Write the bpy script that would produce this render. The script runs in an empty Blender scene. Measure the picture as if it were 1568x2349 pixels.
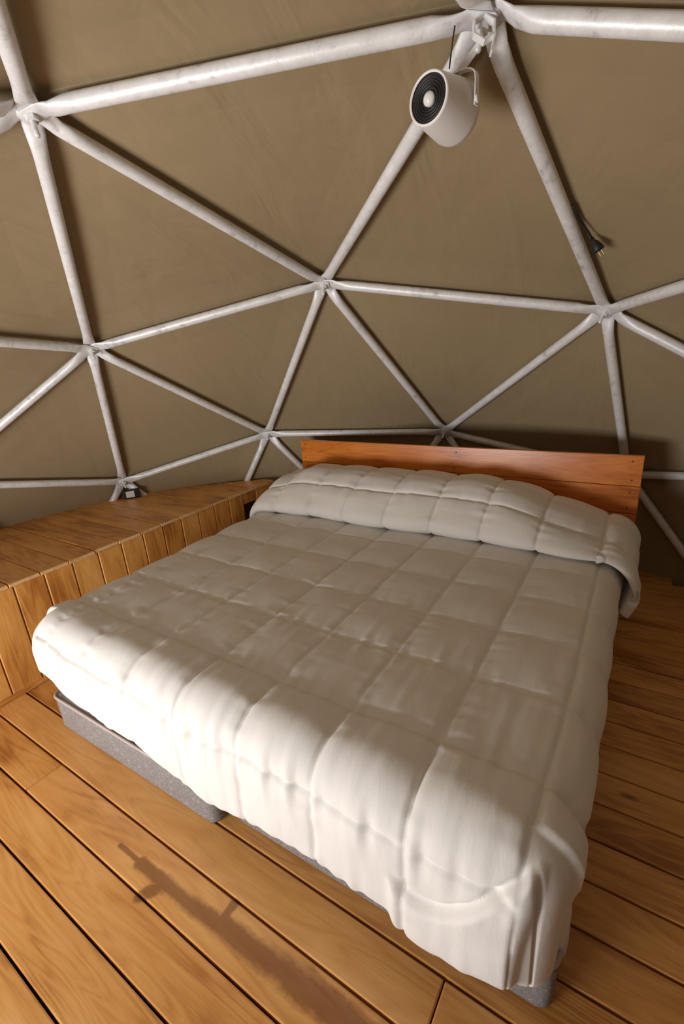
import bpy, bmesh, math, random
import numpy as np
from mathutils import Vector, Matrix

random.seed(7)
sc = bpy.context.scene
COL = sc.collection

# ------------------------------------------------------------------ camera
CAM = Vector((1.8622, -0.8771, 1.4509))
RX = Vector((0.84687, 0.52747, -0.06782))      # image right
RD = Vector((0.11841, -0.31134, -0.94289))     # image down
RF = Vector((-0.51846, 0.79047, -0.32612))     # forward
FPX = 1064.1
cam_d = bpy.data.cameras.new('camera')
cam = bpy.data.objects.new('camera', cam_d)
COL.objects.link(cam)
cam_d.sensor_fit = 'HORIZONTAL'
cam_d.sensor_width = 24.0
cam_d.lens = 24.0 * FPX / 1568.0
cam_d.clip_start = 0.02
U_, F_ = -RD, -RF
cam.matrix_world = Matrix(((RX.x, U_.x, F_.x, CAM.x), (RX.y, U_.y, F_.y, CAM.y),
                           (RX.z, U_.z, F_.z, CAM.z), (0, 0, 0, 1)))
sc.camera = cam

# ------------------------------------------------------------------ world, light, exposure
w = bpy.data.worlds.new('overcast_sky')
sc.world = w
w.use_nodes = True
w.node_tree.nodes['Background'].inputs[0].default_value = (0.98, 0.97, 1.0, 1)
w.node_tree.nodes['Background'].inputs[1].default_value = 0.05


def area(name, loc, target, sx, sy, power, col):
    d = bpy.data.lights.new(name, 'AREA')
    d.shape = 'RECTANGLE'
    d.size, d.size_y, d.energy, d.color = sx, sy, power, col
    o = bpy.data.objects.new(name, d)
    COL.objects.link(o)
    o.location = loc
    o.rotation_euler = (Vector(target) - Vector(loc)).to_track_quat('-Z', 'Y').to_euler()
    return o


# daylight that enters through the low clear window of the dome, at the foot of the bed
area('window_daylight', (0.25, -2.30, 0.54), (0.25, 0.0, 2.75), 1.25, 0.84, 94, (0.985, 0.985, 1.0))

sc.view_settings.view_transform = 'Standard'
sc.view_settings.look = 'None'
sc.view_settings.gamma = 1.0
sc.view_settings.use_curve_mapping = False
sc.view_settings.exposure = 0.0


# ------------------------------------------------------------------ helpers
def tag(o, label=None, cat=None, group=None, kind=None):
    if label: o['label'] = label
    if cat: o['category'] = cat
    if group: o['group'] = group
    if kind: o['kind'] = kind
    return o


def empty(name, loc=(0, 0, 0)):
    o = bpy.data.objects.new(name, None)
    COL.objects.link(o)
    o.location = loc
    return o


def link(name, me, mat, parent=None, mw=None):
    o = bpy.data.objects.new(name, me)
    COL.objects.link(o)
    if mat and not me.materials:
        me.materials.append(mat)
    if parent:
        o.parent = parent
        o.matrix_parent_inverse = Matrix.Translation(-parent.location)
    if mw is not None:
        o.matrix_basis = mw
    return o


def bm_mesh(bm, smooth=False):
    bmesh.ops.recalc_face_normals(bm, faces=bm.faces[:])
    me = bpy.data.meshes.new('m')
    bm.to_mesh(me)
    bm.free()
    if smooth:
        me.polygons.foreach_set('use_smooth', [True] * len(me.polygons))
    return me


def grid_mesh(P, smooth=True, closed_u=False):
    """P: (n,m,3) array -> quad grid"""
    n, m = P.shape[:2]
    idx = np.arange(n * m).reshape(n, m)
    if closed_u:
        idx = np.vstack([idx, idx[:1]])
    f = np.stack([idx[:-1, :-1], idx[1:, :-1], idx[1:, 1:], idx[:-1, 1:]], -1).reshape(-1, 4)
    me = bpy.data.meshes.new('m')
    me.from_pydata(P.reshape(-1, 3).tolist(), [], f.tolist())
    if smooth:
        me.polygons.foreach_set('use_smooth', [True] * len(me.polygons))
    me.update()
    return me


def box_bm(sx, sy, sz, bevel=0.003, seg=1):
    bm = bmesh.new()
    bmesh.ops.create_cube(bm, size=1.0)
    bmesh.ops.scale(bm, vec=(sx, sy, sz), verts=bm.verts[:])
    if bevel:
        bmesh.ops.bevel(bm, geom=bm.edges[:], offset=bevel, segments=seg, affect='EDGES', profile=0.5)
    return bm


def frame_mat(loc, xa, za):
    xa = Vector(xa).normalized()
    za = Vector(za)
    ya = za.cross(xa).normalized()
    za = xa.cross(ya).normalized()
    return Matrix(((xa.x, ya.x, za.x, loc[0]), (xa.y, ya.y, za.y, loc[1]), (xa.z, ya.z, za.z, loc[2]), (0, 0, 0, 1)))


def tube_mesh(pts, r, seg=10, cap=True):
    pts = [Vector(p) for p in pts]
    bm = bmesh.new()
    rings = []
    prev = None
    for i, p in enumerate(pts):
        a = pts[max(i - 1, 0)]
        b = pts[min(i + 1, len(pts) - 1)]
        t = (b - a).normalized()
        if prev is None:
            s = t.orthogonal().normalized()
        else:
            s = (prev - t * prev.dot(t)).normalized()
        prev = s
        q = t.cross(s)
        rr = r[i] if isinstance(r, (list, tuple)) else r
        rings.append([bm.verts.new(p + (s * math.cos(k * 2 * math.pi / seg) + q * math.sin(k * 2 * math.pi / seg)) * rr) for k in range(seg)])
    for A, B in zip(rings, rings[1:]):
        for k in range(seg):
            bm.faces.new((A[k], A[(k + 1) % seg], B[(k + 1) % seg], B[k]))
    if cap:
        bm.faces.new(rings[0][::-1])
        bm.faces.new(rings[-1])
    return bm_mesh(bm, True)


def lathe_bm(prof, seg=40):
    """prof: list of (r,z) -> surface of revolution about Z"""
    bm = bmesh.new()
    rings = []
    for r, z in prof:
        if r < 1e-6:
            rings.append([bm.verts.new((0, 0, z))])
        else:
            rings.append([bm.verts.new((r * math.cos(k * 2 * math.pi / seg), r * math.sin(k * 2 * math.pi / seg), z)) for k in range(seg)])
    for A, B in zip(rings, rings[1:]):
        for k in range(seg):
            a0, a1 = A[k % len(A)], A[(k + 1) % len(A)]
            b0, b1 = B[k % len(B)], B[(k + 1) % len(B)]
            vs = []
            for v in (a0, a1, b1, b0):
                if v not in vs:
                    vs.append(v)
            if len(vs) > 2:
                bm.faces.new(vs)
    return bm


# ------------------------------------------------------------------ materials
class NT:
    def __init__(s, name):
        s.m = bpy.data.materials.new(name)
        s.m.use_nodes = True
        s.t = s.m.node_tree
        s.b = s.t.nodes['Principled BSDF']

    def n(s, typ, **kw):
        nd = s.t.nodes.new(typ)
        for k, v in kw.items():
            setattr(nd, k, v)
        return nd

    def val(s, sock, v):
        if hasattr(v, 'is_linked') or isinstance(v, bpy.types.NodeSocket):
            s.t.links.new(v, sock)
        else:
            sock.default_value = v

    def math(s, op, a, b=None, c=None, clamp=False):
        nd = s.n('ShaderNodeMath', operation=op, use_clamp=clamp)
        for i, v in enumerate((a, b, c)):
            if v is not None:
                s.val(nd.inputs[i], v)
        return nd.outputs[0]

    def vmath(s, op, a, b=None, out=0):
        nd = s.n('ShaderNodeVectorMath', operation=op)
        s.val(nd.inputs[0], a)
        if b is not None:
            s.val(nd.inputs[1] if op != 'SCALE' else nd.inputs[3], b)
        return nd.outputs[out]

    def noise(s, vec, scale, detail=3, rough=.55, dist=0.0):
        nd = s.n('ShaderNodeTexNoise')
        s.val(nd.inputs['Vector'], vec)
        nd.inputs['Scale'].default_value = scale
        nd.inputs['Detail'].default_value = detail
        nd.inputs['Roughness'].default_value = rough
        nd.inputs['Distortion'].default_value = dist
        return nd.outputs['Fac']

    def ramp(s, fac, stops):
        nd = s.n('ShaderNodeValToRGB')
        while len(nd.color_ramp.elements) < len(stops):
            nd.color_ramp.elements.new(.5)
        for e, (p, c) in zip(nd.color_ramp.elements, stops):
            e.position = p
            e.color = c if len(c) == 4 else (*c, 1)
        s.t.links.new(fac, nd.inputs[0])
        return nd.outputs[0]

    def mix(s, fac, a, b, blend='MIX'):
        nd = s.n('ShaderNodeMix', data_type='RGBA', blend_type=blend)
        s.val(nd.inputs[0], fac)
        s.val(nd.inputs[6], a)
        s.val(nd.inputs[7], b)
        return nd.outputs[2]

    def bump(s, h, strength, dist, normal=None):
        nd = s.n('ShaderNodeBump')
        nd.inputs['Strength'].default_value = strength
        nd.inputs['Distance'].default_value = dist
        s.t.links.new(h, nd.inputs['Height'])
        if normal is not None:
            s.t.links.new(normal, nd.inputs['Normal'])
        return nd.outputs[0]

    def set(s, **kw):
        for k, v in kw.items():
            s.val(s.b.inputs[k.replace('_', ' ')], v)
        return s.m


def rgb(*c):
    return (*c, 1)


def wood(name, light, mid, dark, rough=.38, knots=1.0, stain=None, contrast=1.0):
    s = NT(name)
    tc = s.n('ShaderNodeTexCoord').outputs['Object']
    rnd = s.n('ShaderNodeObjectInfo').outputs['Random']
    off = s.n('ShaderNodeCombineXYZ')
    s.t.links.new(s.math('MULTIPLY', rnd, 37.0), off.inputs[0])
    s.t.links.new(s.math('MULTIPLY', rnd, 91.0), off.inputs[1])
    s.t.links.new(s.math('MULTIPLY', rnd, 13.0), off.inputs[2])
    v = s.vmath('ADD', tc, off.outputs[0])
    # broad colour clouds, stretched with the grain
    vb = s.vmath('MULTIPLY', v, (2.2, 7.0, 7.0))
    broad = s.noise(vb, 1.0, 3, .55, .4)
    # cathedral grain: distorted bands across the width
    vw = s.vmath('MULTIPLY', v, (1.1, 9.0, 9.0))
    warp = s.noise(vw, 1.0, 2, .5, .6)
    band = s.math('FRACT', s.math('MULTIPLY', warp, 11.0))
    band = s.math('MULTIPLY', s.math('ABSOLUTE', s.math('SUBTRACT', band, .5)), 2.0)
    fine = s.noise(s.vmath('MULTIPLY', v, (9.0, 210.0, 210.0)), 1.0, 3, .6)
    f = s.math('ADD', s.math('MULTIPLY', broad, .95 * contrast), s.math('MULTIPLY', band, .16 * contrast))
    f = s.math('ADD', f, s.math('MULTIPLY', fine, .22))
    f = s.math('ADD', f, s.math('MULTIPLY', s.math('SUBTRACT', rnd, .5), .22))
    col = s.ramp(f, [(.42, dark), (.66, mid), (.92, light)])
    # knots
    vor = s.n('ShaderNodeTexVoronoi', feature='F1')
    s.t.links.new(s.vmath('MULTIPLY', v, (2.3, 5.5, .01)), vor.inputs['Vector'])
    vor.inputs['Scale'].default_value = 1.0
    vor.inputs['Randomness'].default_value = 1.0
    kn = s.math('SUBTRACT', 1.0, s.math('DIVIDE', vor.outputs['Distance'], .075), clamp=True)
    kn = s.math('POWER', kn, .6)
    sel = s.math('GREATER_THAN', s.n('ShaderNodeSeparateColor').outputs[0], .5)
    sep = [n for n in s.t.nodes if n.bl_idname == 'ShaderNodeSeparateColor'][0]
    s.t.links.new(vor.outputs['Color'], sep.inputs[0])
    kn = s.math('MULTIPLY', s.math('MULTIPLY', kn, sel), .85 * knots)
    col = s.mix(kn, col, rgb(dark[0] * .28, dark[1] * .22, dark[2] * .2))
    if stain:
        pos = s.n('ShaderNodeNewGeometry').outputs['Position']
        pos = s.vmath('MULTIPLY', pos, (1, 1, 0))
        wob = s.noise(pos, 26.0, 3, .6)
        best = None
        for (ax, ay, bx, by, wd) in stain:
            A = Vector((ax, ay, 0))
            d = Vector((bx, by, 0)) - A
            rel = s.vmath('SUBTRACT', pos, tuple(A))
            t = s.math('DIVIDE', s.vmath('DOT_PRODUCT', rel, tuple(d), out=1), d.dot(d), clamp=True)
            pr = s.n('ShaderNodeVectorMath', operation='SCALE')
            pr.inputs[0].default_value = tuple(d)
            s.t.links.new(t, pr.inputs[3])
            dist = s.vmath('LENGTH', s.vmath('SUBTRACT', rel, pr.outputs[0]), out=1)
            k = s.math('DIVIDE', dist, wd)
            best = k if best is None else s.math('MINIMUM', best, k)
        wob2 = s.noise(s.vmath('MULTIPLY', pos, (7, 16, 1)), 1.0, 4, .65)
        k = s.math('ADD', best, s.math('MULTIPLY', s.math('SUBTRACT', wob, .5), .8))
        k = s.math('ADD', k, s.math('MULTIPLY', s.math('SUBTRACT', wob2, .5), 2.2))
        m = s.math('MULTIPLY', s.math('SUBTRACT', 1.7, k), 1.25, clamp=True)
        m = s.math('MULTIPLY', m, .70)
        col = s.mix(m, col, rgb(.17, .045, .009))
    h = s.math('ADD', s.math('MULTIPLY', fine, .5), s.math('MULTIPLY', broad, .5))
    nrm = s.bump(h, .12, .004)
    r = s.math('ADD', rough - .06, s.math('MULTIPLY', broad, .14))
    return s.set(Base_Color=col, Roughness=r, Normal=nrm, Specular_IOR_Level=.45, Coat_Weight=.25, Coat_Roughness=.22)


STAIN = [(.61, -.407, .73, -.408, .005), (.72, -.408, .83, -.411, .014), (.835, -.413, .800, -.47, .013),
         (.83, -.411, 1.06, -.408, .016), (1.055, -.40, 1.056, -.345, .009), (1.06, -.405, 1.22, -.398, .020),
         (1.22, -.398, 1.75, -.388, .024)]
M_FLOOR = wood('varnished_pine_floor', (.84, .45, .145), (.71, .335, .088), (.40, .147, .030), rough=.36, stain=STAIN)
M_BENCH = wood('varnished_pine_bench', (.88, .48, .145), (.76, .36, .082), (.41, .142, .026), rough=.42)
M_RAW = wood('raw_pine_end', (.90, .64, .36), (.84, .55, .27), (.66, .36, .14), rough=.6, knots=0)
M_HEAD = wood('varnished_cedar_headboard', (.72, .245, .034), (.57, .160, .020), (.24, .056, .009), rough=.27, knots=.3)


def simple(name, col, rough=.5, metal=0.0, spec=.5):
    s = NT(name)
    return s.set(Base_Color=rgb(*col), Roughness=rough, Metallic=metal, Specular_IOR_Level=spec)


def mat_canvas():
    s = NT('olive_canvas')
    pos = s.n('ShaderNodeNewGeometry').outputs['Position']
    fine = s.noise(pos, 420, 2, .6)
    cloud = s.noise(pos, 1.3, 4, .55)
    col = s.mix(cloud, rgb(.305, .225, .122), rgb(.362, .272, .157))
    col = s.mix(s.math('MULTIPLY', fine, .35), col, rgb(.22, .165, .09))
    # pale rub marks
    rub = s.noise(s.vmath('MULTIPLY', pos, (3, 3, 14)), 1.0, 5, .7, 1.0)
    rub = s.math('MULTIPLY', s.math('SUBTRACT', rub, .68, clamp=True), 1.1)
    col = s.mix(rub, col, rgb(.36, .30, .22))
    wr = s.noise(s.vmath('MULTIPLY', pos, (5.5, 2.0, 1.6)), 1.0, 3, .5, .8)
    n1 = s.bump(wr, .35, .05)
    n2 = s.bump(fine, .12, .002, n1)
    return s.set(Base_Color=col, Roughness=.72, Normal=n2, Specular_IOR_Level=.25)


def mat_galv():
    s = NT('galvanised_steel')
    pos = s.n('ShaderNodeTexCoord').outputs['Object']
    a = s.noise(pos, 38, 5, .65)
    b = s.noise(pos, 9, 3, .6)
    f = s.math('ADD', s.math('MULTIPLY', a, .6), s.math('MULTIPLY', b, .5))
    col = s.ramp(f, [(.33, (.40, .39, .375)), (.47, (.74, .73, .715)), (.72, (.88, .87, .86))])
    rust = s.math('MULTIPLY', s.math('SUBTRACT', s.noise(pos, 16, 6, .7), .62, clamp=True), 6.0, clamp=True)
    col = s.mix(s.math('MULTIPLY', rust, .6), col, rgb(.22, .17, .12))
    n = s.bump(a, .25, .004)
    return s.set(Base_Color=col, Roughness=.42, Metallic=.12, Normal=n)


def mat_quilt():
    s = NT('white_quilt_cotton')
    tc = s.n('ShaderNodeNewGeometry').outputs['Position']
    weave = s.noise(tc, 900, 2, .5)
    wr = s.noise(s.vmath('MULTIPLY', tc, (34, 9, 12)), 1.0, 4, .6, .5)
    n1 = s.bump(wr, .13, .012)
    n2 = s.bump(weave, .08, .001, n1)
    return s.set(Base_Color=rgb(.82, .785, .735), Roughness=.8, Normal=n2, Sheen_Weight=.12, Specular_IOR_Level=.2)


def mat_boxspring():
    s = NT('grey_box_spring_fabric')
    tc = s.n('ShaderNodeTexCoord').outputs['Object']
    a = s.noise(tc, 260, 3, .6)
    wl = s.n('ShaderNodeTexNoise')
    s.t.links.new(s.vmath('MULTIPLY', tc, (34, 34, 40)), wl.inputs['Vector'])
    wl.inputs['Scale'].default_value = 1.0
    wl.inputs['Detail'].default_value = 1
    wl.inputs['Distortion'].default_value = 3.0
    line = s.math('SUBTRACT', 1.0, s.math('MULTIPLY', s.math('ABSOLUTE', s.math('SUBTRACT', wl.outputs['Fac'], .5)), 26.0), clamp=True)
    col = s.mix(a, rgb(.13, .12, .115), rgb(.33, .305, .295))
    col = s.mix(s.math('MULTIPLY', line, .55), col, rgb(.62, .58, .54))
    n = s.bump(a, .3, .002)
    return s.set(Base_Color=col, Roughness=.85, Normal=n, Specular_IOR_Level=.15)


M_CANVAS = mat_canvas()
M_GALV = mat_galv()
M_QUILT = mat_quilt()
M_BOX = mat_boxspring()
M_WHITE = simple('white_powder_coat', (.80, .76, .72), .42)
M_BLACK = simple('black_plastic', (.012, .011, .010), .5)
M_DARKGAP = simple('dark_underfloor', (.02, .012, .008), .9)
M_BRASS = simple('brass_prong', (.55, .42, .2), .35, .9)
M_PAPER = simple('white_paper_label', (.75, .73, .70), .7)
M_CREAM = simple('cream_mattress_ticking', (.58, .50, .42), .85, spec=.2)
M_PIPING = simple('pink_beige_piping', (.52, .44, .40), .8, spec=.2)
M_NAIL = simple('dark_nail_head', (.03, .02, .015), .6)
M_BULBG = simple('frosted_bulb', (.75, .72, .66), .15)

# ------------------------------------------------------------------ dome
DC = Vector((1.0545, -0.1109, -0.5762))
DR = 2.8235
HUBS = [(.316, .038, 2.145), (1.451, .493, 2.153), (.421, 1.303, 1.785), (1.678, 1.646, 1.544), (-.641, .633, 1.555),
        (-.469, 1.744, .911), (.699, 2.291, .865), (-1.221, .998, .676), (1.841, 2.316, .633),
        (-.475, -.83, 1.69), (-1.342, -.03, .915), (1.36, -.645, 2.18), (2.623, .452, 1.703), (2.79, 1.584, .869)]


def sph_at(az, z):
    r = math.sqrt(DR ** 2 - (z - DC.z) ** 2)
    a = math.radians(az)
    return (DC.x + r * math.cos(a), DC.y + r * math.sin(a), z)


for az, z in ((20, .80), (-5, .72), (-30, .85), (-55, .75), (-80, .80), (-105, .72), (-131, .85), (-157, .70)):
    HUBS.append(sph_at(az, z))
for az, z in ((-22, 1.62), (-66, 1.62), (-110, 1.62)):
    HUBS.append(sph_at(az, z))
N_UP = len(HUBS)
BASE_AZ = [165.1, 140.5, 113.5, 85.0, 61.0, 36, 10, -16, -42, -68, -94, -120, -145, -170]
for a in BASE_AZ:
    HUBS.append((DC.x + 2.65 * math.cos(math.radians(a)), DC.y + 2.65 * math.sin(math.radians(a)), 0.0))
HV = [Vector(h) for h in HUBS]

bm = bmesh.new()
vs = [bm.verts.new(h) for h in HV]
bmesh.ops.convex_hull(bm, input=vs)
bm.verts.index_update()
TRIS, EDGES = [], set()
for f in bm.faces:
    ids = [v.index for v in f.verts]
    if all(i >= N_UP for i in ids):
        continue
    TRIS.append(ids)
    for a, b in zip(ids, ids[1:] + ids[:1]):
        EDGES.add((min(a, b), max(a, b)))
bm.free()

TR = 0.0225


def radial(p):
    return (Vector(p) - DC).normalized()


# canvas skin: outside the tubes, each panel a little slack; the foot-end low panels are the clear window
bm = bmesh.new()
NS = 7
cache = {}


def cv(p):
    k = (round(p.x, 4), round(p.y, 4), round(p.z, 4))
    if k not in cache:
        cache[k] = bm.verts.new(p)
    return cache[k]


for ids in TRIS:
    A, B, C = (HV[i] + radial(HV[i]) * (TR + .018) - Vector((0, 0, .08 if i >= N_UP else 0)) for i in ids)
    cen = (A + B + C) / 3
    if cen.y < -1.0 and cen.z < 1.75:
        continue
    for i in range(NS):
        for j in range(NS - i):
            def pt(a, b):
                c = NS - a - b
                p = (A * a + B * b + C * c) / NS
                bul = 27.0 * a * b * c / NS ** 3
                return p + radial(p) * .02 * bul
            bm.faces.new((cv(pt(i, j)), cv(pt(i + 1, j)), cv(pt(i, j + 1))))
            if i + j < NS - 1:
                bm.faces.new((cv(pt(i + 1, j)), cv(pt(i + 1, j + 1)), cv(pt(i, j + 1))))
me = bm_mesh(bm, False)
canvas = link('wall_dome', me, M_CANVAS)
tag(canvas, 'olive brown canvas skin of the dome stretched behind the steel tubes', kind='structure')

frame = empty('dome_frame', (DC.x, DC.y, 0))
tag(frame, 'galvanised steel tube frame of the geodesic dome, bolted at star shaped hubs', 'dome frame')
level = {i: 0 for i in range(len(HV))}


def strut(ia, ib):
    A, B = HV[ia], HV[ib]
    ax = (B - A).normalized()
    L = (B - A).length
    secs = []

    def end(H, d, lv):
        n = -radial(H)                     # inward
        t = (d - n * d.dot(n)).normalized()
        o = H + n * (lv * .005)
        return n, t, o
    nA, tA, oA = end(A, ax, level[ia] - 2.5)
    nB, tB, oB = end(B, -ax, level[ib] - 2.5)
    level[ia] += 1
    level[ib] += 1
    nm = -radial((A + B) / 2)
    # (centre, normal, halfwidth, halfheight)
    secs = [(oA - tA * .030, nA, .020, .0026), (oA - tA * .022, nA, .028, .0030), (oA + tA * .040, nA, .030, .0032),
            (oA * .5 + A * .5 + ax * .075, nA * .6 + nm * .4, .0275, .012), (A + ax * .120, nm, .0235, .0215), (A + ax * .15, nm, TR, TR),
            (B - ax * .15, nm, TR, TR), (B - ax * .120, nm, .0235, .0215), (oB * .5 + B * .5 - ax * .075, nB * .6 + nm * .4, .0275, .012),
            (oB + tB * .040, nB, .030, .0032), (oB - tB * .022, nB, .028, .0030), (oB - tB * .030, nB, .020, .0026)]
    mid = (A + B) / 2
    bm = bmesh.new()
    K = 14
    rings = []
    for c, n, hw, hh in secs:
        n = (n - ax * n.dot(ax)).normalized()
        s = ax.cross(n)
        rings.append([bm.verts.new(c - mid + s * math.cos(2 * math.pi * k / K) * hw + n * math.sin(2 * math.pi * k / K) * hh) for k in range(K)])
    for P, Q in zip(rings, rings[1:]):
        for k in range(K):
            bm.faces.new((P[k], P[(k + 1) % K], Q[(k + 1) % K], Q[k]))
    bm.faces.new(rings[0][::-1])
    bm.faces.new(rings[-1])
    o = link('strut', bm_mesh(bm, True), M_GALV, frame, Matrix.Translation(mid))
    return o


def order(e):
    a, b = e
    va = HV[b] - HV[a]
    return abs(va.z)


for a, b in sorted(EDGES, key=order, reverse=True):
    if a >= N_UP and b >= N_UP:
        continue
    mid = (HV[a] + HV[b]) / 2
    if mid.y < -1.9 and mid.z < 1.0:
        continue
    strut(a, b)
# bolt and nut at every hub
bmb = lathe_bm([(0, -.03), (.0075, -.03), (.0075, .052), (.0055, .056), (0, .056)], 10)
BOLT = bm_mesh(bmb, True)
bmb = lathe_bm([(0, 0), (.017, 0), (.017, .012), (0, .012)], 6)
NUT = bm_mesh(bmb)
for i in range(N_UP):
    n = -radial(HV[i])
    mw = frame_mat(HV[i] + n * .012, n.orthogonal(), n)
    bo = link('bolt', BOLT, M_GALV, frame, mw)
    nu = link('nut', NUT, M_GALV, bo)
    nu.matrix_parent_inverse = Matrix.Identity(4)
    nu.location = (0, 0, .004)
# ------------------------------------------------------------------ floor
sub = bmesh.new()
bmesh.ops.create_circle(sub, cap_ends=True, segments=64, radius=2.80)
floor = link('floor', bm_mesh(sub), M_DARKGAP)
floor.location = (DC.x, DC.y, -.034)
tag(floor, 'varnished orange pine plank floor of the dome', kind='structure')
PW = .1358
GAP = .0060
YAW = -.0129
ux = Vector((math.cos(YAW), math.sin(YAW), 0))
uy = Vector((-math.sin(YAW), math.cos(YAW), 0))
L0 = -.187
# joints given in x for a few rows
JOINT = {-2: [.11], -1: [1.627], 0: [-3], 1: [2.4]}
for r in range(-19, 20):
    yc = L0 + (r + .5) * PW
    dy = yc - DC.y
    if abs(dy) > 2.62:
        continue
    hw = math.sqrt(2.66 ** 2 - dy * dy)
    x0, x1 = DC.x - hw, DC.x + hw
    if r in JOINT:
        js = [j for j in JOINT[r] if x0 + .2 < j < x1 - .2]
    else:
        j = x0 + random.uniform(.5, 2.2)
        js = []
        while j < x1 - .35:
            if j < -.7 or j > 3.0:
                js.append(j)
            j += random.uniform(1.6, 2.4)
    cuts = [x0] + js + [x1]
    for a, b in zip(cuts, cuts[1:]):
        dz = random.uniform(-.0008, .0008)
        me = bm_mesh(box_bm(b - a - .003, PW - GAP, .024, .0038, 2))
        c = Vector((0, 0, -.012 + dz)) + ux * ((a + b) / 2) + uy * yc
        link('plank', me, M_FLOOR, floor, frame_mat(c, ux, (0, 0, 1)))

# ------------------------------------------------------------------ bench along the dome wall
bench = empty('plank_bench', (-.8, .6, 0))
tag(bench, 'low varnished pine plank bench along the canvas wall, left of the bed', 'bench')
BX, BZ, BP = -.512, .552, .1385
BT = .021


def back_x(y):
    pts = [(-2.0, -.55), (-1.6, -1.1), (-1.0, -1.38), (-.4, -1.50), (.25, -1.50), (.58, -1.47), (.9, -1.36), (1.18, -1.22), (1.43, -.96), (1.64, -.70), (1.74, -.56), (1.9, -.54)]
    return float(np.interp(y, [p[0] for p in pts], [p[1] for p in pts]))


random.seed(3)
y = -.112 - 10 * BP
k = 0
while y < 1.70:
    y1 = min(y + BP, 1.76)
    xa, xb = back_x(y), back_x(y1)
    # top board, its rear end cut to the dome
    bm = box_bm(1.0, y1 - y - .004, BT, .0055, 2)
    ov = random.uniform(-.003, .003)
    for v in bm.verts:
        yy = v.co.y + (y + y1) / 2
        t = (yy - y) / (y1 - y)
        xr = xa + (xb - xa) * t
        xf = BX + .026 + ov
        v.co.x = xr + (xf - xr) * (v.co.x + .5)
        v.co.x -= (-1.0)
    tz = BZ - BT / 2 + random.uniform(-.0012, .0012)
    tb = link('top_board', bm_mesh(bm), M_BENCH, bench, Matrix.Translation((-1.0, (y + y1) / 2, tz)))
    en = link('end_grain', bm_mesh(box_bm(.004, y1 - y - .006, BT - .004, .001)), M_RAW, tb)
    en['label'] = 'pale unvarnished board end'
    en.matrix_parent_inverse = Matrix.Identity(4)
    en.location = (BX + .026 + ov + 1.0 + .0005, 0, 0)
    # front board, grain upright
    yf = y + .022
    hgt = BZ - BT - .002
    z0 = .445 if 1.36 < yf < 1.49 else 0.0      # one board is cut short above a dark opening
    me = bm_mesh(box_bm(hgt - z0, BP - .004, .019, .0042, 1))
    link('front_board', me, M_BENCH, bench, frame_mat((BX - .0095 + .012 + random.uniform(-.0015, .0015), yf + BP / 2, (hgt + z0) / 2), (0, 0, 1), (1, 0, 0)))
    y += BP
    k += 1
me = bm_mesh(box_bm(3.1, .030, .022, .006, 2))
link('base_trim', me, M_BENCH, bench, frame_mat((BX + .016, .20, .0115), (0, 1, 0), (0, 0, 1)))
me = bm_mesh(box_bm(3.1, .045, .045, .002))
link('front_rail', me, M_BENCH, bench, frame_mat((BX - .04, .20, BZ - .05), (0, 1, 0), (0, 0, 1)))

# small power box on the bench under the hub
pb = empty('power_box', (-1.19, 1.02, BZ))
tag(pb, 'small black power box with a white label standing on the bench by the dome hub', 'power box')
d2c = Vector((CAM.x + 1.19, CAM.y - 1.02, 0)).normalized()
side = Vector((0, 0, 1)).cross(d2c)
link('case', bm_mesh(box_bm(.115, .05, .062, .006, 2)), M_BLACK, pb, frame_mat(Vector((-1.19, 1.02, BZ + .032)), side, (0, 0, 1)))
lm_ = bm_mesh(box_bm(.056, .0012, .046, 0))
lb = link('label', lm_, M_PAPER, pb, frame_mat(Vector((-1.19, 1.02, BZ + .033)) + d2c * .0265 - side * .010, side, (0, 0, 1)))
lb['label'] = 'blank white paper label'

# ------------------------------------------------------------------ headboard
hb = empty('headboard', (.86, 1.785, 0))
tag(hb, 'wide varnished red brown plank headboard standing behind the bed', 'headboard')
HX0, HX1, HY = -.190, 1.908, 1.772
ztop = .872
zs = [ztop, .713, .567, .42, .275, .13, 0.003]
for a, b in zip(zs, zs[1:]):
    me = bm_mesh(box_bm(HX1 - HX0, a - b - .0025, .020, .0022))
    br = link('board', me, M_HEAD, hb, frame_mat(((HX0 + HX1) / 2, HY + .010, (a + b) / 2), (1, 0, 0), (0, -1, 0)))
    for xn in (HX1 - .045, .96, HX0 + .04):
        for zz in (a - .032, b + .032):
            nl = link('nail', bm_mesh(lathe_bm([(0, 0), (.0042, 0), (.0042, .0015), (0, .0018)], 8)), M_NAIL, br)
            nl.matrix_parent_inverse = Matrix.Identity(4)
            nl.matrix_basis = br.matrix_basis.inverted() @ frame_mat((xn + random.uniform(-.006, .006), HY - .0002, zz), (1, 0, 0), (0, -1, 0))
for xb_ in (.1, .86, 1.62):
    link('batten', bm_mesh(box_bm(ztop - .03, .07, .03, .003)), M_HEAD, hb, frame_mat((xb_, HY + .036, (ztop - .03) / 2 + .001), (0, 0, 1), (0, 1, 0)))

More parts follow.
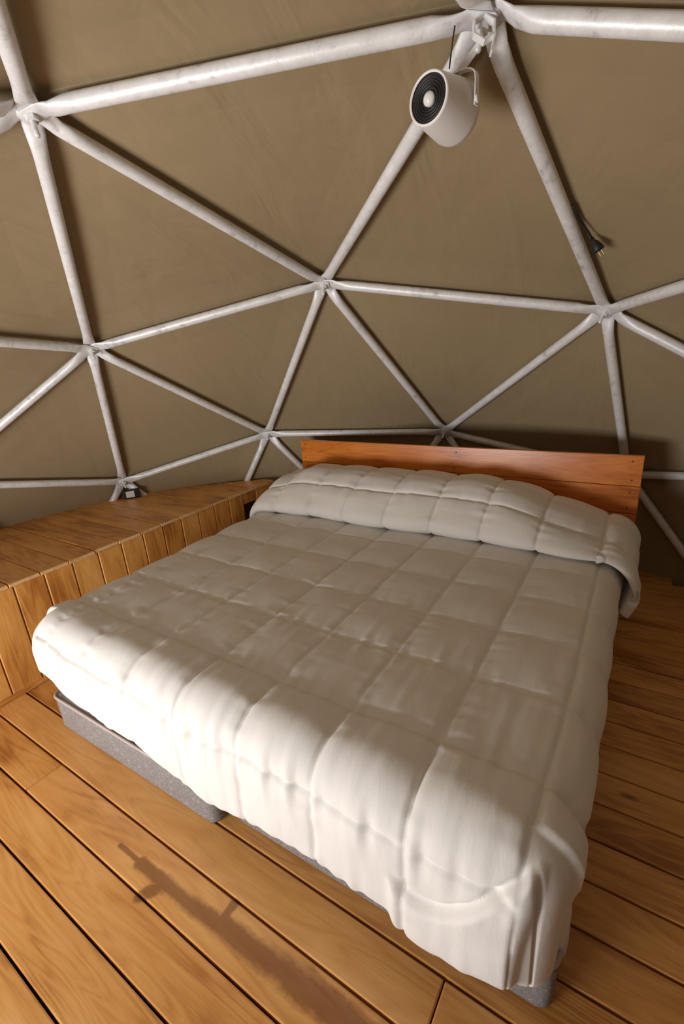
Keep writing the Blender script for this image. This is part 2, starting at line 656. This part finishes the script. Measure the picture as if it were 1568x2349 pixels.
# ------------------------------------------------------------------ bed: box springs, mattress, comforter
BOXH = .165
for (x0, x1, y0, lab) in ((-.108, .845, -.212, 'grey fabric box spring nearer the bench, its foot corner showing on the floor'),
                          (.872, 1.853, -.158, 'grey fabric box spring under the right half of the bed, set slightly back')):
    bs = empty('box_spring', ((x0 + x1) / 2, (y0 + 1.755) / 2, 0))
    tag(bs, lab, 'box spring')
    bm = bmesh.new()
    bmesh.ops.create_cube(bm, size=1.0)
    bmesh.ops.scale(bm, vec=(x1 - x0, 1.755 - y0, BOXH - .004), verts=bm.verts[:])
    ve = [e for e in bm.edges if abs(e.verts[0].co.z - e.verts[1].co.z) > .01]
    bmesh.ops.bevel(bm, geom=ve, offset=.035, segments=5, affect='EDGES', profile=.5)
    he = [e for e in bm.edges if abs(e.calc_face_angle(0)) > 1.2]
    bmesh.ops.bevel(bm, geom=he, offset=.010, segments=2, affect='EDGES', profile=.5)
    link('body', bm_mesh(bm, True), M_BOX, bs, Matrix.Translation(((x0 + x1) / 2, (y0 + 1.755) / 2, BOXH / 2)))
    rc = .035
    pts = []
    for (cx, cy, a0) in ((x1 - rc, 1.755 - rc, 0), (x0 + rc, 1.755 - rc, 90), (x0 + rc, y0 + rc, 180), (x1 - rc, y0 + rc, 270)):
        for q in range(6):
            a = math.radians(a0 + q * 18)
            pts.append((cx + rc * math.cos(a), cy + rc * math.sin(a), BOXH - .006))
    pts.append(pts[0])
    pi = link('piping', tube_mesh(pts, .006, 8, False), M_PIPING, bs)
    pi['label'] = 'pale pinkish piping'
mt = empty('mattress', (.87, .78, BOXH))
tag(mt, 'thick cream mattress lying under the white comforter', 'mattress')
bm = bmesh.new()
bmesh.ops.create_cube(bm, size=1.0)
bmesh.ops.scale(bm, vec=(1.86, 1.91, .30), verts=bm.verts[:])
bmesh.ops.bevel(bm, geom=bm.edges[:], offset=.06, segments=4, affect='EDGES', profile=.5)
link('body', bm_mesh(bm, True), M_CREAM, mt, Matrix.Translation((.868, .785, BOXH + .153)))

rng = np.random.RandomState(5)


def vnoise(x, y, seed=0):
    """smooth value noise for numpy arrays"""
    r = np.random.RandomState(seed).rand(64, 64)
    xi, yi = np.floor(x).astype(int), np.floor(y).astype(int)
    fx, fy = x - xi, y - yi
    fx, fy = fx * fx * (3 - 2 * fx), fy * fy * (3 - 2 * fy)
    g = lambda a, b: r[a % 64, b % 64]
    return (g(xi, yi) * (1 - fx) + g(xi + 1, yi) * fx) * (1 - fy) + (g(xi, yi + 1) * (1 - fx) + g(xi + 1, yi + 1) * fx) * fy - .5


def sstep(a, b, x):
    t = np.clip((x - a) / (b - a), 0, 1)
    return t * t * (3 - 2 * t)


SQ, SQY = .256, .2683
ZT = .512                       # seam level on top of the bed


def quilt_puff(u, v, amp):
    a = np.abs(np.sin(np.pi * u / SQ))
    b = np.abs(np.sin(np.pi * v / SQY))
    du_ = np.abs((u / SQ + .5) % 1 - .5) * SQ
    dv_ = np.abs((v / SQY + .5) % 1 - .5) * SQY
    return amp * (a ** .5) * (b ** .5) - .0055 * np.exp(-(du_ / .0065) ** 2) - (.005 + .012 * np.exp(-(v / .16) ** 2)) * np.exp(-(dv_ / (.008 + .010 * np.exp(-(v / .16) ** 2))) ** 2)


def pucker(u, v, seed):
    """short wrinkles running off the seams"""
    du = np.abs((u / SQ + .5) % 1 - .5) * SQ
    dv = np.abs((v / SQY + .5) % 1 - .5) * SQY
    w1 = vnoise(u * 38, v * 7, seed) * np.exp(-dv / .07)      # along v, off the cross seams
    w2 = vnoise(u * 7, v * 38, seed + 1) * np.exp(-du / .035)
    return w1, w2


def normals(P):
    du = np.gradient(P, axis=0)
    dv = np.gradient(P, axis=1)
    n = np.cross(du, dv)
    return n / (np.linalg.norm(n, axis=2, keepdims=True) + 1e-9)


def drop_profile(d, r, flare):
    """outward offset and drop for arc distance d beyond the edge"""
    th = np.clip(d / r, 0, math.pi / 2)
    out = r * np.sin(th)
    dn = r * (1 - np.cos(th))
    ex = np.maximum(d - r * math.pi / 2, 0)
    return out + ex * flare, dn + ex


def make_comforter():
    xa, xb, ya, yb = -.075, 1.772, -.105, 1.74
    DL, DRt, DF = .36, .46, .41
    du = .0062
    U = np.arange(xa - DL, xb + DRt + 1e-6, du)
    V = np.arange(ya - DF, yb + 1e-6, du)
    u, v = np.meshgrid(U, V, indexing='ij')
    cx, cy = np.clip(u, xa, xb), np.maximum(v, ya)
    ox, oy = u - cx, v - cy
    d = np.hypot(ox, oy)
    ang = np.arctan2(-oy, ox)          # 0 right, pi/2 foot, pi left
    dirx = np.where(d > 1e-9, ox / np.maximum(d, 1e-9), 0)
    diry = np.where(d > 1e-9, oy / np.maximum(d, 1e-9), 0)
    # extent of the sheet in that direction
    sidemax = np.where(ox > 0, DRt, DL)
    dmax = np.minimum(sidemax / np.maximum(np.abs(dirx), 1e-6), DF / np.maximum(np.abs(diry), 1e-6))
    # wanted hem length by position round the bed
    foot = .395 + .025 * sstep(1.47, 1.56, cx) + .02 * np.sin(cx * 9 + .6) + .03 * sstep(.55, .95, cx) * (1 - sstep(1.2, 1.5, cx)) - .10 * (1 - sstep(-.05, .45, cx))
    right = .465 + .02 * np.sin(cy * 7)
    left = .33 + .02 * np.sin(cy * 6 + 1)
    aR = np.where(ox >= 0, np.clip(ang / (math.pi / 2), 0, 1), np.clip((math.pi - ang) / (math.pi / 2), 0, 1))
    side = np.where(ox >= 0, right, left)
    hem = side * (1 - aR) + foot * aR
    corner = np.sin(np.clip(aR, 0, 1) * math.pi)
    hem = np.where(ox > 0, hem + .02 * corner, hem - .015 * corner)
    dd = np.where(d > 0, d * hem / np.maximum(dmax, 1e-6), 0)
    rr = np.where(ox < 0, .12, .100) * (1 - aR) + .125 * aR
    out, dn = drop_profile(dd, rr, np.where(ox > 0, -.05 * (1 - aR) + .03 * aR, .05 * (1 - aR) + .03 * aR))
    # sag of the free hem: gentle folds along the skirt
    x = cx + dirx * out
    y = cy + diry * out
    z = ZT - dn
    x = x - .017 * sstep(.45, -.25, y) * sstep(1.6, 1.85, x)
    P = np.stack([x, y, z], 2)
    n = normals(P)
    n *= np.sign((n[:, :, 2:3] * 1).mean())
    amp = .0125 + .010 * sstep(.02, -.05, v) * sstep(-.40, -.25, v)
    h = quilt_puff(u, v, amp)
    crn = sstep(0, .03, np.minimum(np.abs(ox), np.abs(oy)))      # the two gathered corners
    h *= 1 - crn
    w1, w2 = pucker(u, v, 11)
    w1, w2 = w1 * (1 - crn), w2 * (1 - crn)
    near_foot = 1 - sstep(.15, .9, v)
    h += w1 * (.0035 + .015 * near_foot ** 2) + w2 * (.004 + .005 * near_foot ** 2)
    h += (.006 * vnoise(u * 5, v * 5, 3) + .0035 * vnoise(u * 13, v * 11, 4)) * (1 - crn)
    # thick rolled hem
    e = np.clip((hem - dd) / .035, 0, 1)
    h -= np.where(d > 0, .014 * (1 - e) ** 2, 0)
    # the doubled corner flap at the right foot corner
    s_foot = np.where(oy < 0, x, -9)
    lip = .305 + .17 * sstep(1.50, 1.80, x) ** 1.6 - .035 * np.sin(np.clip((x - 1.5) / .3, 0, 1) * math.pi)
    below = sstep(.012, -.012, z - lip) * sstep(1.49, 1.52, x) * (y < -.10)
    groove = np.exp(-((z - lip) / .010) ** 2) * sstep(1.49, 1.53, x) * (y < -.10)
    h += .020 * below * sstep(.10, .02, np.abs(ox)) - .016 * groove * (ox < .03)
    seam_a = np.abs(ang - math.radians(62)) * np.maximum(dd, .02)
    h -= .014 * np.exp(-(seam_a / .009) ** 2) * (ox > 0) * (oy < 0) * sstep(.08, .14, dd)
    P += n * h[:, :, None]
    me = grid_mesh(P)
    return me


cf = empty('comforter', (.87, .78, ZT))
tag(cf, 'puffy white quilted comforter with square stitching spread over the bed', 'comforter')
sheet = link('quilted_sheet', make_comforter(), M_QUILT, cf)
sol = sheet.modifiers.new('thick', 'SOLIDIFY')
sol.thickness = .022
sol.offset = -1


def make_fold():
    # profile (y,z) from under the lip, round it and up over the pillows to the headboard
    prof = np.array([(1.30, .532), (1.235, .530), (1.205, .535), (1.187, .550), (1.186, .570), (1.197, .592), (1.225, .618), (1.27, .654), (1.315, .682), (1.335, .690),
                     (1.36, .703), (1.42, .724), (1.50, .738), (1.58, .740), (1.64, .732), (1.69, .706), (1.712, .66), (1.72, .60), (1.722, .54)])
    seg = np.r_[0, np.cumsum(np.hypot(*np.diff(prof, axis=0).T))]
    W = np.linspace(0, seg[-1], 150)
    # smooth resample
    py = np.interp(W, seg, prof[:, 0])
    pz = np.interp(W, seg, prof[:, 1])
    for _ in range(6):
        py[1:-1] = (py[:-2] + 2 * py[1:-1] + py[2:]) / 4
        pz[1:-1] = (pz[:-2] + 2 * pz[1:-1] + pz[2:]) / 4
    xa, xb = -.085, 1.795
    U = np.arange(xa - .34, xb + .29, .0064)
    u, wv = np.meshgrid(U, W, indexing='ij')
    Y = np.broadcast_to(py, u.shape).copy()
    Zc = np.broadcast_to(pz, u.shape)
    zb = .530
    cx = np.clip(u, xa, xb)
    # height over the bed falls off towards the right edge, sharply at the left
    g = 1 - .78 * sstep(1.25, 1.93, cx) - .25 * sstep(.10, -.10, cx) * 1.0
    g *= 1 + .05 * np.sin(cx * 2.2)
    z = zb + (Zc - zb) * g
    d = np.abs(u - cx)
    sg = np.sign(u - cx)
    right = sg > 0
    out, dn = drop_profile(d, np.where(right, .14, .11), np.where(right, -.45, .05))
    x = cx + sg * out
    hemscale = 1.0
    lift = (z - zb)
    z = zb + lift * (1 - .55 * np.clip(dn / .3, 0, 1)) - dn * hemscale
    # the lip wanders a little, and sweeps towards the foot on the right
    Y += .012 * np.sin(u * 7) * (1 - sstep(1.3, 1.6, Y)) - .05 * np.clip(d / .3, 0, 1) * right * (1 - sstep(1.25, 1.6, Y))
    P = np.stack([x, Y, z], 2)
    n = normals(P)
    if n[len(U) // 2, 95, 2] < 0:
        n = -n
    ws = wv - np.interp(1.335, prof[:10, 0][::-1] * 0 + np.linspace(0, 1, 10), np.zeros(10))
    w_seam = seg[9]
    b = np.abs(np.sin(np.pi * (wv - w_seam) / .235))
    a = np.abs(np.sin(np.pi * u / SQ))
    h = .016 * (a ** .5) * (b ** .5) - .006 * np.exp(-((np.abs((u / SQ + .5) % 1 - .5) * SQ) / .0065) ** 2) - .005 * np.exp(-((wv - w_seam) / .0075) ** 2)
    h += .008 * vnoise(u * 30, wv * 6, 21) * np.exp(-np.abs((wv - w_seam)) / .08)
    h += .008 * vnoise(u * 7, wv * 34, 22) * np.exp(-(np.abs((u / SQ + .5) % 1 - .5) * SQ) / .04)
    h += .010 * vnoise(u * 6, wv * 8, 23)
    h *= sstep(0, .06, wv) * (1 - sstep(xb + .16, xb + .24, u))
    P += n * h[:, :, None]
    return grid_mesh(P)


fo = link('folded_edge', make_fold(), M_QUILT, cf)
sol = fo.modifiers.new('thick', 'SOLIDIFY')
sol.thickness = .02
sol.offset = -1


# ------------------------------------------------------------------ spot lamp hanging from the hub, plug on the canvas
def at(px, py, zc):
    return CAM + (RX * ((px - 784) / FPX) + RD * ((py - 1174.5) / FPX) + RF) * zc


lamp = empty('spot_lamp', tuple(at(1035, 250, 1.13)))
tag(lamp, 'white bucket shaped spot lamp with black face hanging from the top dome hub', 'spot lamp')
axis = (RX * .675 - RD * .2885 + RF * .679).normalized()
C0 = at(980.5, 225, 1.085)
LR, LL = .0520, .158
mwl = frame_mat(C0, axis.orthogonal(), axis)
body = lathe_bm([(LR - .005, .004), (LR - .004, 0), (LR, .001), (LR + .001, .006), (LR + .003, .02), (LR + .016, LL - .045), (LR + .015, LL - .030), (LR + .006, LL - .016),
                 (LR - .006, LL - .006), (LR - .020, LL - .001), (LR - .034, LL), (0, LL)], 56)
link('shade', bm_mesh(body, True), M_WHITE, lamp, mwl)
fc = link('face_plate', bm_mesh(lathe_bm([(0, .010), (.016, .010), (LR - .006, .006), (LR - .004, .007), (LR - .004, .014), (0, .014)], 48)), M_BLACK, lamp, mwl)
fc['label'] = 'black louvred face of the lamp'
for rr in (.022, .028, .034, .040):
    rg = link('louvre', bm_mesh(lathe_bm([(rr, .0085), (rr + .0012, .0035), (rr + .0024, .0085)], 40), True), M_BLACK, fc)
    rg.matrix_parent_inverse = Matrix.Identity(4)
link('bulb', bm_mesh(lathe_bm([(.0145, .010), (.015, .004), (.013, .001), (.008, -.003), (0, -.0045)], 32), True), M_BULBG, lamp, mwl)
up = Vector((0, 0, 1))
pa = axis.cross(up).normalized()
if pa.dot(RX) < 0:
    pa = -pa
Cb = C0 + axis * .100
# yoke: a flat strap bent round the shade
path = [Cb + pa * (LR + .0185) - up * .012, Cb + pa * (LR + .0195) + up * .02]
for q in range(0, 13):
    a = math.radians(q * 15)
    path.append(Cb + up * .038 + pa * ((LR + .0195) * math.copysign(abs(math.cos(a)) ** .6, math.cos(a))) + up * (.030 * math.sin(a) ** .7 if q not in (0, 12) else 0))
path += [Cb - pa * (LR + .0195) + up * .02, Cb - pa * (LR + .0185) - up * .012]


def strap(path, wdir, wdt, th):
    bm = bmesh.new()
    rings = []
    for i, p in enumerate(path):
        t = (path[min(i + 1, len(path) - 1)] - path[max(i - 1, 0)]).normalized()
        wd = (wdir - t * wdir.dot(t)).normalized()
        n = t.cross(wd)
        rings.append([bm.verts.new(p + wd * sx * wdt / 2 + n * sy * th / 2) for sx, sy in ((-1, -1), (1, -1), (1, 1), (-1, 1))])
    for A, B in zip(rings, rings[1:]):
        for k in range(4):
            bm.faces.new((A[k], A[(k + 1) % 4], B[(k + 1) % 4], B[k]))
    bm.faces.new(rings[0][::-1])
    bm.faces.new(rings[-1])
    return bm_mesh(bm)


wy = (axis - up * axis.dot(up)).normalized()
link('yoke', strap(path, wy, .017, .0028), M_WHITE, lamp)
for sg in (1, -1):
    link('pivot_screw', bm_mesh(lathe_bm([(0, 0), (.009, 0), (.009, .004), (.005, .006), (0, .006)], 16), True), M_WHITE, lamp,
         frame_mat(Cb + pa * sg * (LR + .019), up, pa * sg))
H2 = HV[1]
top = Cb + up * .066 + pa * .022
hang = H2 - up * .035 + RX * .002
link('arm', strap([top, top.lerp(hang, .5), hang], RX, .015, .003), M_WHITE, lamp)
# clamp: a bent hexagonal strap hooked over the hub bolt with a short tab
c0 = H2 - up * .020 + (CAM - H2).normalized() * .035
hexp = []
for q in range(7):
    a = math.radians(90 + q * 60)
    hexp.append(c0 + RX * (.026 * math.cos(a)) - RD * (.030 * math.sin(a)))
link('clamp', strap(hexp, RF, .016, .004), M_GALV, lamp)
link('clamp_tab', strap([c0 + RX * .024 + RD * .014, c0 + RX * .016 + RD * .055], RF, .016, .004), M_GALV, lamp)
link('cable', tube_mesh([at(1043, 58, 1.045), at(1036, 105, 1.07), at(1030, 158, 1.10)], .0018, 8), M_BLACK, lamp)

plug = empty('power_plug', tuple(at(1370, 565, 1.62)))
tag(plug, 'small black power plug with two brass prongs hanging beside a roof tube', 'power plug')
pd = (RX * .55 + RD * .80 + RF * .1).normalized()
pp = at(1360, 552, 1.652)
mwp = frame_mat(pp, pd.orthogonal(), pd)
link('plug_body', bm_mesh(lathe_bm([(0, -.012), (.006, -.012), (.007, 0), (.014, .012), (.019, .030), (.019, .042), (0, .042)], 14), True), M_BLACK, plug, mwp)
for sg in (1, -1):
    pr = link('prong', bm_mesh(box_bm(.0022, .0065, .020, .0006)), M_BRASS, plug, mwp @ Matrix.Translation((sg * .0065, 0, .051)))
    pr['label'] = 'brass prong'
link('cord', tube_mesh([at(1359, 550, 1.652), at(1350, 534, 1.64), at(1330, 505, 1.605), at(1312, 470, 1.545)], .0036, 8), M_BLACK, plug)
